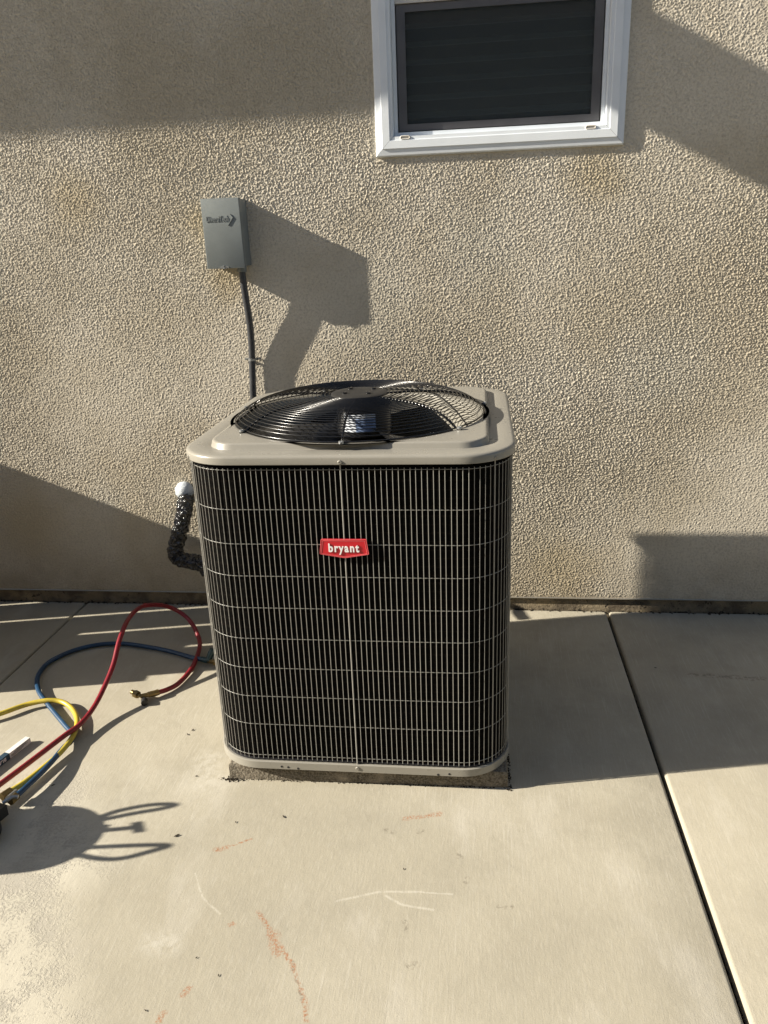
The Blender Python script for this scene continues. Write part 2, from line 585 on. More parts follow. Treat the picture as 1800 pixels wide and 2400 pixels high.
# smoother, trowelled band along the bottom and a rim of plaster run up against the window frame
XX, ZZ = np.meshgrid(X, Z, indexing='ij')
dwin = np.maximum(np.maximum(WX0 - XX, XX - WX1), np.maximum(WZ0 - ZZ, ZZ - WZ1))
calm = np.clip(dwin / .016, .35, 1)
Y = -(AMP * H * (.25 + .75 * edge) * calm) + .0022
keep = dwin > -.012
idx = -np.ones((nx, nz), np.int64)
ii = np.arange(nx * nz).reshape(nx, nz)
quad_ok = keep[:-1, :-1] & keep[1:, :-1] & keep[1:, 1:] & keep[:-1, 1:]
a, b_, c_, d_ = ii[:-1, :-1][quad_ok], ii[1:, :-1][quad_ok], ii[1:, 1:][quad_ok], ii[:-1, 1:][quad_ok]
quads = np.stack([a, b_, c_, d_], 1)
used = np.unique(quads)
remap = np.zeros(nx * nz, np.int64)
remap[used] = np.arange(len(used))
quads = remap[quads]
V = np.stack([XX.ravel(), Y.ravel(), ZZ.ravel()], 1)[used]
# coarse surround of the same wall, out of the picture
ext = [(-6, gx0, ZS, 3.4), (gx1, 6, ZS, 3.4), (gx0, gx1, gz1, 3.4)]
EV, EF = [], []
for (x0, x1, z0, z1) in ext:
    o_i = len(V) + len(EV)
    EV += [(x0, 0, z0), (x1, 0, z0), (x1, 0, z1), (x0, 0, z1)]
    EF.append((o_i, o_i + 1, o_i + 2, o_i + 3))
V = np.concatenate([V, np.array(EV, float)])
quads = np.concatenate([quads, np.array(EF)])
me = bpy.data.meshes.new('stucco')
me.vertices.add(len(V))
me.vertices.foreach_set('co', V.astype(np.float32).ravel())
me.loops.add(len(quads) * 4)
me.loops.foreach_set('vertex_index', quads.astype(np.int32).ravel())
me.polygons.add(len(quads))
me.polygons.foreach_set('loop_start', np.arange(0, len(quads) * 4, 4, dtype=np.int32))
me.update(calc_edges=True)
me.shade_smooth()
link('stucco', me, M_stucco, house)

mb = MB(); mb.box(-6, 6, .010, .12, -.06, ZS - .004)
fo = obj('foundation', mb, M_found, house)
mb = MB()
mb.box(-6, 6, -.0035, .012, ZS - .0038, ZS - .0012)
obj('weep_screed', mb, M_screed, house)

# window: a mitred vinyl frame, inner frame, insect screen, glass and blinds
win = MB()
prof = [(-.002, .004), (0, -.010), (.003, -.0135), (.023, -.017), (.0245, -.0205), (.050, -.0205), (.0515, -.0165), (.0630, -.0165), (.0640, -.006), (.0655, .022)]
def frame_side(p0, p1, in0, in1, inward):
    """p0->p1 outer edge (x,z); mitred at both ends"""
    mb_ = MB()
    d = Vector((p1[0] - p0[0], 0, p1[1] - p0[1])).normalized()
    n_ = Vector((inward[0], 0, inward[1]))
    ra, rb = [], []
    for (s, y) in prof:
        A_ = Vector((p0[0], y, p0[1])) + n_ * s + d * (s * in0 + .0005)
        B_ = Vector((p1[0], y, p1[1])) + n_ * s - d * (s * in1 + .0005)
        ra.append(A_); rb.append(B_)
    ra.append(ra[0] + Vector((0, .03, 0)) + n_ * .06); rb.append(rb[0] + Vector((0, .03, 0)) + n_ * .06)
    mb_.loft([ra, rb], closed=False)
    return mb_
window = obj('window', frame_side((WX0, WZ0), (WX1, WZ0), 1, 1, (0, 1)), M_vinyl, house, smooth=20)
obj('frame', frame_side((WX0, WZ1), (WX0, WZ0), 1, 1, (1, 0)), M_vinyl, window, smooth=20)
obj('frame', frame_side((WX1, WZ0), (WX1, WZ1), 1, 1, (-1, 0)), M_vinyl, window, smooth=20)
obj('frame', frame_side((WX1, WZ1), (WX0, WZ1), 1, 1, (0, -1)), M_vinyl, window, smooth=20)
I = .0660
ix0, ix1, iz0, iz1 = WX0 + I, WX1 - I, WZ0 + I, WZ1 - I
T1 = .0125
for (x0, x1, z0, z1) in ((ix0, ix0 + T1, iz0, iz1), (ix1 - T1, ix1, iz0, iz1), (ix0 + T1, ix1 - T1, iz0, iz0 + T1)):
    mb = MB(); mb.box(x0, x1, .012, .05, z0, z1)
    obj('inner_frame', mb, M_vinyl, window)
sx0, sx1, sz0, sz1 = ix0 + T1 + .004, ix1 - T1 - .004, iz0 + T1 + .004, 2.290
mb = MB(); mb.box(ix0 + T1, ix1 - T1, .034, .036, iz0 + T1, sz0 - .0002)
mb.box(ix0 + T1, sx0 - .0002, .034, .036, sz0, sz1); mb.box(sx1 + .0002, ix1 - T1, .034, .036, sz0, sz1)
obj('gasket', mb, M_gasket, window)
BW = .030
for (x0, x1, z0, z1) in ((sx0, sx0 + BW, sz0, sz1), (sx1 - BW, sx1, sz0, sz1), (sx0 + BW, sx1 - BW, sz0, sz0 + BW * .75), (sx0 + BW, sx1 - BW, sz1 - BW * .75, sz1)):
    mb = MB(); mb.box(x0, x1, .020, .028, z0, z1)
    obj('screen_frame', mb, M_screenbar, window)
mb = MB(); mb.add([(sx0 + BW - .003, .0245, sz0 + .02), (sx1 - BW + .003, .0245, sz0 + .02), (sx1 - BW + .003, .0245, sz1 - .02), (sx0 + BW - .003, .0245, sz1 - .02)], [(0, 1, 2, 3)])
obj('screen_mesh', mb, M_mesh, window)
mb = MB(); mb.box(ix0, ix1, .041, .045, iz0, iz1)
obj('pane', mb, M_glass, window)
mb = MB(); mb.box(ix0 + T1 + .001, ix1 - T1 - .001, .014, .040, sz1 + .003, sz1 + .05)
obj('meeting_rail', mb, M_vinylt, window)
for k in range(14):
    z = iz0 + .02 + k * .057
    mb = MB()
    q = Matrix.Translation((0, .10, z)) @ Matrix.Rotation(R(28), 4, 'X')
    mb.box(ix0, ix1, -.028, .028, -.0010, .0010, q)
    obj('blind_slat', mb, M_blind, window)
mb = MB()
mb.add([(ix0 - .3, .6, 1.5), (ix1 + .3, .6, 1.5), (ix1 + .3, .6, 3.0), (ix0 - .3, .6, 3.0), (ix0 - .3, .13, 1.5), (ix1 + .3, .13, 1.5), (ix1 + .3, .13, 3.0), (ix0 - .3, .13, 3.0)],
       [(0, 1, 2, 3), (0, 4, 5, 1), (1, 5, 6, 2), (2, 6, 7, 3), (3, 7, 4, 0)])
obj('room', mb, M_room, window)
def weep(cx):
    mb_ = MB()
    L, r_, zc = .0165, .0048, WZ0 + .0585
    pts = []
    for k in range(9):
        a_ = R(-90 + 180 * k / 8); pts.append((cx + L - r_ + r_ * math.cos(a_), -.0185, zc + r_ * math.sin(a_)))
    for k in range(9):
        a_ = R(90 + 180 * k / 8); pts.append((cx - L + r_ + r_ * math.cos(a_), -.0185, zc + r_ * math.sin(a_)))
    mb_.tube(pts, .0022, 8, closed=True)
    mb_.box(cx - L + .003, cx + L - .003, -.0175, -.0160, zc - .004, zc + .004)
    return mb_
for cx in (-.013, .634):
    obj('weep_cover', weep(cx), M_vinylt, window, smooth=50)

# eave above the picture and an unseen strip added to it, shaped for the diagonal shadow band; they shade the top of the wall
mb = MB(); mb.box(-6, -1.43, -.5205, .10, 3.20, 3.36); mb.box(-1.814, -1.43, -1.9, -.5205, 3.20, 3.36)
obj('eave', mb, M_fascia, house)

# ------------------------------------------------------------------ equipment pad and condenser
pad = MB()
A0, B0, C0, D0 = Vector((-.497, -1.180, 0)), Vector((.338, -1.165, 0)), Vector((.332, -.30, 0)), Vector((-.515, -.32, 0))
r0 = [A0, B0, C0, D0]
ctr = (A0 + B0 + C0 + D0) / 4
rings = [[p + Vector((0, 0, z)) + (ctr - p).normalized() * s for p in r0] for s, z in ((0, -.01), (0, .048), (.004, .053), (.010, .0550))]
pad.loft(rings, cap1=True)
padt = obj('equipment_pad', pad, M_pad, smooth=30)
tag(padt, 'low rough textured concrete pad under the air conditioner', 'equipment pad')

XC, YF, W, DEP = -.1045, -1.174, .907, .947
YC = YF + DEP / 2
YFAN = YF + .4445
ac = thing('air_conditioner', 'beige outdoor air conditioner condenser with wire guard and red badge', 'air conditioner', (XC, YC, .0335))

def rsq(inset, z, r=.150, n=14, cx=XC, cy=YC, w=W, m=14):
    h = w / 2 - inset
    hy = DEP / 2 - inset
    r = max(r - inset, .02)
    pts = []
    for (sx, sy, a0) in ((1, -1, -90), (1, 1, 0), (-1, 1, 90), (-1, -1, 180)):
        for k in range(n + 1):
            a_ = R(a0 + 90 * k / n)
            pts.append(Vector((cx + sx * (h - r) + r * math.cos(a_), cy + sy * (hy - r) + r * math.sin(a_), z)))
        # straight run to the next corner
        nxt = {(1, -1): (1, 1), (1, 1): (-1, 1), (-1, 1): (-1, -1), (-1, -1): (1, -1)}[(sx, sy)]
        a_ = R(a0 + 90)
        p0 = pts[-1]
        p1 = Vector((cx + nxt[0] * (h - r) + r * math.cos(a_), cy + nxt[1] * (hy - r) + r * math.sin(a_), z))
        for k in range(1, m):
            pts.append(p0.lerp(p1, k / m))
    return pts

# base pan
mb = MB()
mb.loft([rsq(.030, .0345), rsq(.006, .0345), rsq(.003, .0365), rsq(.003, .0600), rsq(.006, .0615), rsq(.016, .0600), rsq(.018, .052), rsq(.10, .051)], cap0=True, cap1=True)
basepan = obj('base_pan', mb, M_unit, ac, smooth=35)
def at_front(x, z, depth):
    return (x, YF + depth, z)
hole = MB()
hole.lathe([(.0001, .0006), (.0042, .0006), (.0042, 0)], (0, 0, 0), 10, axis=(0, -1, 0))
hme = None
hl = [(-.335, .0455), (-.315, .0440), (-.285, .041), (.135, .0405), (.168, .0440)]
for (x, z) in hl:
    mb = MB(); mb.lathe([(.0001, .0006), (.0036, .0006), (.0036, -.002)], at_front(x, z, .003), 10, axis=(0, -1, 0))
    obj('knockout_hole', mb, M_gasket, basepan)

# coil behind the guard
mb = MB()
mb.loft([rsq(.016, .052), rsq(.016, 1.000)])
obj('coil', mb, M_coil, ac, smooth=40)
mb = MB()
mb.loft([rsq(.012, .052), rsq(.012, .066), rsq(.020, .067)])
obj('coil_frame', mb, M_gasket, ac, smooth=40)
mb = MB()
# corner post of the service panel, seen through the guard on the left
pl = rsq(.016, 0, r=.118)
for (x0, y0, ang, w_) in ((XC - W / 2 + .0400, YF + .073, 37, .012), (XC - W / 2 + .0215, YF + .112, 16, .020), (XC - W / 2 + .0145, YF + .19, 0, .05)):
    q = Matrix.Translation((x0, y0, 0)) @ Matrix.Rotation(R(-ang), 4, 'Z')
    mb.box(-.001, .001, -w_ / 2, w_ / 2, .06, .985, q)
obj('corner_post', mb, M_unit, ac)

# wire guard: ten cross wires and every upright wire
ZW = [.9709, .8605, .7615, .6665, .5695, .4725, .3775, .2830, .1875, .0790]
GI = .0095
guard = MB()
ring0 = rsq(GI + .0022, 0)
guard.tube([p + Vector((0, 0, ZW[0])) for p in ring0], .00095, 6, closed=True)
wg = obj('wire_guard', guard, M_wire, ac, smooth=60)
g2 = MB(); g2.tube([p for p in ring0], .00095, 6, closed=True)
cross = None
for z in ZW[1:]:
    if cross is None:
        cross = obj('cross_wire', g2, M_wire, wg, smooth=60)
        cross.location = (0, 0, z)
    else:
        copy_at(cross, (0, 0, z), wg)
path = rsq(GI - .0008, 0, n=40, m=200)
L = [0.0]
for i in range(len(path)):
    L.append(L[-1] + (path[(i + 1) % len(path)] - path[i]).length)
per = L[-1]
# start at the middle of the front
istart = min(range(len(path)), key=lambda i: (path[i] - Vector((XC, YF + GI, 0))).length)
N_W = round(per / .01500)
def along(s):
    s = s % per
    import bisect
    i = bisect.bisect_right(L, s) - 1
    i = min(i, len(path) - 1)
    f = (s - L[i]) / max(L[i + 1] - L[i], 1e-9)
    return path[i].lerp(path[(i + 1) % len(path)], f)
tw = MB(); tw.tube([(XC, YC, .0690), (XC, YC, .35), (XC, YC, .66), (XC, YC, .9765)], .00098, 6)
tk = MB(); tk.tube([(XC, YC, .054), (XC, YC, .35), (XC, YC, .66), (XC, YC, .990)], .0020, 8)
thin = thick = None
corner_s = {}
thick_at = [Vector((XC, YF, 0)), Vector((XC + W / 2 - .055, YF + .035, 0)), Vector((XC - W / 2 + .030, YF + .065, 0))]
pos = [along(L[istart] + k * per / N_W) for k in range(N_W)]
ti = set(min(range(N_W), key=lambda k: (pos[k] - q).length) for q in thick_at)
for k in range(N_W):
    p_ = pos[k]
    loc = (p_.x - XC + random.uniform(-.0006, .0006), p_.y - YC, 0)
    if k in ti:
        if thick is None:
            thick = obj('stay_wire', tk, M_wire, wg, smooth=60); thick.location = loc
        else:
            copy_at(thick, loc, wg)
    elif thin is None:
        thin = obj('wire', tw, M_wire, wg, smooth=60); thin.location = loc
    else:
        c2 = copy_at(thin, loc, wg)
        c2.rotation_euler = (random.uniform(-.0012, .0012) * 0, 0, 0)

# top cover
FC = Vector((-.113, YFAN, 0))
FR = .380
def circ(r, z, like):
    out = []
    for p in like:
        a_ = math.atan2(p.y - YFAN, p.x - XC)
        out.append(Vector((FC.x + r * math.cos(a_), FC.y + r * math.sin(a_), z)))
    return out
lk = rsq(0, 0)
mb = MB()
mb.loft([rsq(.012, .9868), rsq(.001, .9868), rsq(0, .9880), rsq(0, 1.0035), rsq(.0015, 1.0075), rsq(.0055, 1.0105), rsq(.011, 1.0115),
         rsq(.060, 1.0118), rsq(.0665, 1.0100), rsq(.0685, 1.0098), rsq(.0700, 1.0120), rsq(.0725, 1.0225), rsq(.0750, 1.0262), rsq(.079, 1.0275), rsq(.083, 1.0275), rsq(.086, 1.0275), circ(FR + .016, 1.0275, lk), circ(FR + .012, 1.0275, lk), circ(FR + .006, 1.0275, lk), circ(FR + .001, 1.0262, lk), circ(FR - .006, 1.020, lk)])
cover = obj('top_cover', mb, M_unit, ac, smooth=38)
mb = MB()
mb.loft([circ(FR - .006, 1.0200, lk), circ(FR - .012, 1.000, lk), circ(FR - .013, .90, lk), circ(FR - .002, .86, lk), circ(FR + .012, .84, lk)])
obj('fan_shroud', mb, M_unit, ac, smooth=40)
mb = MB()
mb.loft([circ(.385, .84, lk), circ(.38, .30, lk)], cap1=False)
mb.loft([circ(.385, .30, lk), circ(.001, .30, lk)])
obj('coil_interior', mb, M_coil, ac, smooth=40)

# screws
def screw(p, axis, r=.0058, name='screw', par=ac, mat=M_unit):
    mb_ = MB()
    mb_.lathe([(r, -.004), (r, .0012), (r * .8, .0026), (r * .35, .0028), (r * .3, .0016), (.0001, .0016)], p, 12, axis=axis)
    return obj(name, mb_, mat, par, smooth=40)
for (x, y, z, ax) in ((XC + .0005, YF, .9945, (0, -1, 0)), (XC, YF + .003, .0505, (0, -1, 0)), (XC + W / 2 - .0545, YF + .0350, .9945, (.64, -.77, 0)), (XC - W / 2 + .0290, YF + .0620, .9945, (-.81, -.59, 0))):
    screw((x, y, z), ax)

# fan grille: concentric wire rings on seven spokes with a round hub plate
def dome(r):
    q = r / FR
    return 1.0325 + .054 * (1 - q ** 6)
grille = MB()
grille.tube([Vector((FC.x + FR * math.cos(2 * math.pi * k / 96), FC.y + FR * math.sin(2 * math.pi * k / 96), 1.0312)) for k in range(96)], .0024, 8, closed=True)
fg = obj('fan_grille', grille, M_black, ac, smooth=60)
rr_ = np.linspace(FR, .09, 4000)
zz_ = dome(rr_)
al = np.concatenate([[0], np.cumsum(np.hypot(np.diff(rr_), np.diff(zz_)))])
for k in range(1, 40):
    if k * .0130 > al[-1]: break
    r_ = float(np.interp(k * .0130, al, rr_))
    mb = MB()
    mb.tube([Vector((FC.x + r_ * math.cos(2 * math.pi * j / 80), FC.y + r_ * math.sin(2 * math.pi * j / 80), dome(r_) + .0022)) for j in range(80)], .0015, 6, closed=True)
    obj('ring', mb, M_black, fg, smooth=60)
SP = [R(-90 + 360 / 7 * k + 1) for k in range(7)]
for a_ in SP:
    mb = MB()
    pts = [Vector((FC.x + r_ * math.cos(a_), FC.y + r_ * math.sin(a_), dome(min(r_, FR)) - .0015)) for r_ in np.linspace(.07, FR, 16)]
    pts += [Vector((FC.x + (FR + .004) * math.cos(a_), FC.y + (FR + .004) * math.sin(a_), 1.031)), Vector((FC.x + (FR + .020) * math.cos(a_), FC.y + (FR + .020) * math.sin(a_), 1.0305))]
    mb.tube(pts, .0036, 8)
    obj('spoke', mb, M_black, fg, smooth=60)
    c_p = Vector((FC.x + (FR + .013) * math.cos(a_), FC.y + (FR + .013) * math.sin(a_), 1.0345))
    screw(c_p, (0, 0, 1), .0075, 'bolt', fg, M_zinc)
mb = MB()
mb.lathe([(.0001, 1.0945), (.060, 1.0945), (.080, 1.0935), (.087, 1.0905), (.087, 1.0865), (.0001, 1.0865)], (FC.x, FC.y, 0), 40)
M_hub = painted('hub_plate', (.022, .021, .020), .5, .12)
hubp = obj('hub_plate', mb, M_hub, fg, smooth=40)
for k in range(4):
    a_ = R(40 + 90 * k)
    screw((FC.x + .052 * math.cos(a_), FC.y + .052 * math.sin(a_), 1.0965), (0, 0, 1), .008, 'bolt', fg, M_black)

# motor and fan under the grille
mb = MB()
mb.lathe([(.0001, 1.066), (.074, 1.066), (.083, 1.060), (.083, .968), (.074, .958), (.020, .955), (.020, .93), (.0001, .93)], (FC.x + .012, FC.y, 0), 40)
motor = obj('fan_motor', mb, M_motor, ac, smooth=40)
def arc_patch(r, a0, a1, z0, z1):
    mb_ = MB()
    n_ = 10
    top, bot = [], []
    for k in range(n_ + 1):
        a_ = R(a0 + (a1 - a0) * k / n_)
        bot.append((FC.x + .012 + r * math.cos(a_), FC.y + r * math.sin(a_), z0)); top.append((FC.x + .012 + r * math.cos(a_), FC.y + r * math.sin(a_), z1))
    mb_.loft([bot, top], closed=False)
    return mb_
obj('motor_label', arc_patch(.0836, -128, -58, .985, 1.040), M_label, motor, smooth=60)
obj('motor_label', arc_patch(.0839, -100, -58, .985, 1.026), M_labelb, motor, smooth=60)
mb = MB()
mb.lathe([(.0001, .975), (.055, .975), (.060, .970), (.060, .925), (.0001, .925)], (FC.x, FC.y, 0), 24)
fan = obj('fan', mb, M_motor, ac, smooth=40)
for k in range(3):
    mb = MB()
    a0 = R(80 + 120 * k)
    rows = []
    for i in range(9):
        rr = .05 + (.368 - .05) * i / 8
        row = []
        for j in range(9):
            f = j / 8 - .5
            span = R(60) * (.55 + .55 * i / 8) if i else R(40)
            a_ = a0 + f * span + .25 * (i / 8) ** 2
            z = .962 - f * (.075 - .028 * i / 8) - .018 * (4 * f * f - 1) * (.4 + i / 8)
            row.append((FC.x + rr * math.cos(a_), FC.y + rr * math.sin(a_), z))
        rows.append(row)
    mb.loft(rows, closed=False)
    b2 = [[(x, y, z - .0022) for x, y, z in row] for row in rows]
    mb.loft([list(reversed(r_)) for r_ in b2], closed=False)
    obj('blade', mb, M_blade, fan, smooth=60)

# badge
by = YF + GI - .010
def bp(x, z): return (XC - .0025 + x, by, .755 + z)
outer = [(-.0590, .0262), (.0620, .0262), (.0675, -.0155), (.0020, -.0262), (-.0645, -.0155)]
mb = MB(); mb.prism([bp(*p) for p in outer], (0, .006, 0))
badge = obj('badge', mb, M_red, ac)
mb = MB()
for s in (.94, 1.0):
    pts = [bp(x * s, z * (s if s == 1 else .87) - (0 if s == 1 else .0005)) for x, z in outer]
    pp = []
    for i in range(5):
        a_, b__ = Vector(pts[i]), Vector(pts[(i + 1) % 5])
        pp += [a_.lerp(b__, f) for f in (.02, .5, .98)]
    mb.tube([Vector((p.x, by, p.z)) for p in pp], .00085, 5, closed=True)
obj('badge_edge', mb, M_redl, badge, smooth=50)
me = text_mesh('bryant', .0325, .0010, xs=.80, bold=.0009, spacing=1.24)
me.transform(Matrix.Rotation(R(90), 4, 'X'))
o = link('lettering', me, M_white, badge)
b_ = base_of(badge)
o.location = Vector((XC - .0020, by - .0012, .7565)) - b_

ac.location = (-.0992, -.7361, .0559)
ac.scale = (.985, .985, .985)

# ------------------------------------------------------------------ insulated refrigerant pipe on the left of the unit
pipe = thing('insulated_pipe', 'shiny black taped refrigerant pipe bending from the wall into the air conditioner', 'pipe', (-1.0, 0, .3))
ctrl = [(-1.000, -.020, .512), (-.978, -.085, .508), (-.975, -.115, .480), (-.990, -.122, .430), (-1.012, -.124, .370), (-1.030, -.124, .320), (-1.030, -.125, .288), (-1.000, -.130, .272), (-.95, -.14, .268), (-.90, -.15, .262), (-.80, -.17, .255), (-.56, -.24, .25)]
pts = spline(ctrl, 12)
nr = np.random.default_rng(4)
tab = nr.uniform(-1, 1, (len(pts), 20))
for i in range(1, len(pts)):
    tab[i] = tab[i] * .55 + tab[i - 1] * .45
jj = lambda i, j: 1 + .17 * tab[i][j] + .05 * math.sin(i * .9 + j * .7)
mb = MB(); mb.tube(pts, .0325, 20, rfun=jj)
obj('taped_insulation', mb, M_foil, pipe, smooth=22)
mb = MB()
rings = []
for k in range(13):
    th = math.pi * k / 12
    rings.append([(-1.000 + .040 * math.sin(th) * math.cos(2 * math.pi * j / 20) * (1 + .05 * math.sin(3 * j)), -.020 - .034 * math.cos(th), .548 + .040 * math.sin(th) * math.sin(2 * math.pi * j / 20)) for j in range(20)])
mb.loft(rings)
obj('white_sleeve', mb, M_foam, pipe, smooth=60)
mb = MB(); mb.tube([(-.915, -.152, .262), (-.905, -.158, .235), (-.895, -.165, .222)], .017, 12)
obj('tape_end', mb, M_knob, pipe, smooth=60)

# ------------------------------------------------------------------ disconnect box and its conduit
BX0, BX1, BZ0, BZ1, BD = -.7671, -.6217, 1.4499, 1.6958, .0960
dbox = thing('disconnect_box', 'grey metal electrical disconnect box on the stucco wall with raised lettering', 'electrical box', ((BX0 + BX1) / 2, 0, BZ0))
def rbox(x0, x1, y0, y1, z0, z1, r=.002):
    mb_ = MB()
    def rr(ins, y):
        h = r
        P = []
        for (cx, cz, a0) in ((x1 - ins - h, z0 + ins + h, -90), (x1 - ins - h, z1 - ins - h, 0), (x0 + ins + h, z1 - ins - h, 90), (x0 + ins + h, z0 + ins + h, 180)):
            for k in range(4):
                a_ = R(a0 + 30 * k)
                P.append((cx + h * math.cos(a_), y, cz + h * math.sin(a_)))
        return P
    mb_.loft([rr(0, y1), rr(0, y0 + .0012), rr(.0004, y0 + .0004), rr(.0015, y0)], cap0=True, cap1=True)
    return mb_
encl = obj('enclosure', rbox(BX0 + .004, BX1 - .001, -.070, .003, BZ0 + .006, BZ1 - .004), M_box, dbox, smooth=40)
cov = obj('cover', rbox(BX0, BX1, -BD, -.0715, BZ0, BZ1), M_box, dbox, smooth=40)
mb = MB(); mb.box(BX0 + .004, BX1 - .004, -.072, -.0695, BZ0 + .004, BZ1 - .004)
obj('cover_seam', mb, M_gasket, dbox)
me = text_mesh('DiversiTech', .0300, .0006, xs=.56, bold=.0001, spacing=1.05)
me.transform(Matrix.Rotation(R(90), 4, 'X'))
o = link('lettering', me, M_boxl, cov)
o.location = Vector((BX0 + .0575, -BD - .0010, 1.6240)) - base_of(cov)
mb = MB()
for (p, q) in (((.1060, 1.6410), (.1165, 1.6275)), ((.1165, 1.6275), (.0960, 1.6015))):
    mb.prism([(BX0 + p[0] - .0013, -BD - .0028, p[1]), (BX0 + p[0] + .0013, -BD - .0028, p[1]), (BX0 + q[0] + .0013, -BD - .0028, q[1]), (BX0 + q[0] - .0013, -BD - .0028, q[1])], (0, .0030, 0))
obj('arrow_mark', mb, M_boxl, cov)
mb = MB()
mb.tube([(BX0 + .066, -.088, BZ0 - .001), (BX0 + .066, -.101, BZ0 + .001), (BX0 + .066, -.101, BZ0 + .007), (BX0 + .066, -.0945, BZ0 + .010)], .0022, 6)
mb.box(BX0 + .052, BX0 + .084, -BD - .0026, -BD + .0005, BZ0 + .0005, BZ0 + .0075)
obj('hasp', mb, M_zinc, cov)

cond = thing('conduit', 'dark grey flexible electrical conduit running down the wall from the grey box', 'conduit', (-.655, -.05, 1.0))
cp = [(-.648, -.048, BZ0 + .004), (-.648, -.048, 1.43), (-.647, -.0465, 1.38), (-.644, -.040, 1.31), (-.642, -.031, 1.23), (-.645, -.024, 1.15), (-.650, -.0205, 1.09), (-.654, -.0205, 1.02), (-.658, -.022, .95), (-.655, -.024, .80), (-.648, -.035, .68), (-.63, -.09, .58), (-.60, -.20, .52), (-.56, -.30, .51)]
mb = MB(); mb.tube(spline(cp, 8), .0133, 16)
obj('flexible_tube', mb, M_conduit, cond, smooth=60)
mb = MB(); mb.lathe([(.0150, 0), (.0185, 0), (.0185, .016), (.0150, .018)], (-.648, -.048, BZ0 - .016), 8)
obj('gland', mb, M_box, cond, smooth=40)
mb = MB()
zc = 1.098
arc = [(-.650 + .0142 * math.cos(R(a)), -.0205 - .0142 * math.sin(R(a))) for a in range(0, 181, 20)]
strip = [(-.615, -.004), (-.632, -.004)] + arc + [(-.668, -.004), (-.685, -.004)]
mb.loft([[(x, y, zc - .005), (x, y, zc + .005)] for x, y in strip], closed=False)
mb.loft([[(x, y + .0012, zc + .005), (x, y + .0012, zc - .005)] for x, y in strip], closed=False)
strap = obj('strap', mb, M_zinc, cond, smooth=40)
for sx in (-.624, -.676):
    screw((sx, -.006, zc), (0, -1, 0), .0045, 'screw', strap, M_zinc)

# ------------------------------------------------------------------ charging hoses lying on the concrete
HR = .0088
def hose(name, label, pts, mat, loc):
    th = thing(name, label, 'hose', loc)
    mb_ = MB()
    mb_.tube(spline(pts, 8), HR, 12)
    obj('tube', mb_, mat, th, smooth=60)
    return th
red = [(-1.219, -1.478, 0.046), (-1.194, -1.401, 0.044), (-1.164, -1.301, 0.040), (-1.132, -1.180, 0.036), (-1.095, -1.052, 0.036), (-1.076, -0.988, 0.034), (-1.065, -0.915, 0.044), (-1.059, -0.837, 0.071), (-1.056, -0.743, 0.118), (-1.064, -.652, .172), (-1.068, -.555, .207), (-1.069, -.437, .200), (-1.041, -.345, .165), (-1.003, -.294, .125), (-.951, -.296, .09), (-.904, -.335, .062), (-.865, -.393, .036), (-.847, -.454, .022), (-.835, -.57, .014), (-.847, -.674, .012), (-.873, -.725, .014), (-.902, -.759, .020)]
hr = hose('charging_hose', 'red hose rising in a loop with a brass end on the concrete', red, M_hred, (-1.05, -.7, 0))
def fitting(par, pts, r, mat, name, n=10, hexa=False):
    mb_ = MB(); mb_.tube(pts, r, 6 if hexa else n)
    return obj(name, mb_, mat, par, smooth=40)
fitting(hr, [(-.895, -.751, .019), (-.905, -.762, .020), (-.918, -.770, .021)], .0112, M_brass, 'ferrule')
fitting(hr, [(-.915, -.768, .021), (-.945, -.790, .024)], .0085, M_brass, 'valve_body')
fitting(hr, [(-.919, -.7705, .0212), (-.925, -.775, .022)], .0115, M_brass, 'nut', hexa=True)
fitting(hr, [(-.943, -.789, .024), (-.948, -.790, .026), (-.963, -.783, .028)], .0062, M_brass, 'neck')
fitting(hr, [(-.955, -.787, .027), (-.972, -.779, .029)], .0135, M_brass, 'nut', hexa=True)
fitting(hr, [(-.970, -.780, .029), (-.985, -.773, .031)], .0085, M_brass, 'nozzle')
fitting(hr, [(-.933, -.784, .021), (-.931, -.797, .012)], .0055, M_brass, 'stem')
fitting(hr, [(-.930, -.796, .014), (-.922, -.815, .013)], .0120, M_knob, 'knob', 10)

blue = [(-.805, -.518, .02), (-.862, -.494, .014), (-.926, -.464, .012), (-1.009, -.434, .012), (-1.129, -.404, .012), (-1.206, -.394, .012), (-1.291, -.408, .012), (-1.362, -.451, .012), (-1.405, -.507, .012), (-1.426, -.568, .012), (-1.416, -.641, .014), (-1.389, -.704, .016), (-1.343, -.771, .016), (-1.279, -.834, .014), (-1.214, -.894, .012), (-1.148, -.954, .010), (-1.098, -1.001, .010), (-1.077, -1.046, .013), (-1.076, -1.093, 0.022), (-1.072, -1.151, 0.028), (-1.071, -1.228, 0.034), (-1.080, -1.307, 0.037), (-1.087, -1.350, 0.038)]
hb = hose('charging_hose', 'blue hose looping flat over the concrete beneath the red hose', blue, M_hblue, (-1.2, -.6, 0))
fitting(hb, [(-.815, -.514, .0195), (-.785, -.524, .020)], .0115, M_teal, 'ferrule')
fitting(hb, [(-.785, -.524, .020), (-.775, -.5165, .045), (-.767, -.511, .062)], .0125, M_teal, 'lever')
fitting(hb, [(-.785, -.524, .020), (-.755, -.534, .020)], .0095, M_brass, 'nut', hexa=True)
fitting(hb, [(-.757, -.534, .020), (-.738, -.540, .020)], .0130, M_brass, 'nut', hexa=True)
fitting(hb, [(-1.0862, -1.3439, .038), (-1.0907, -1.3709, .038)], .0125, M_brass, 'nut', hexa=True)

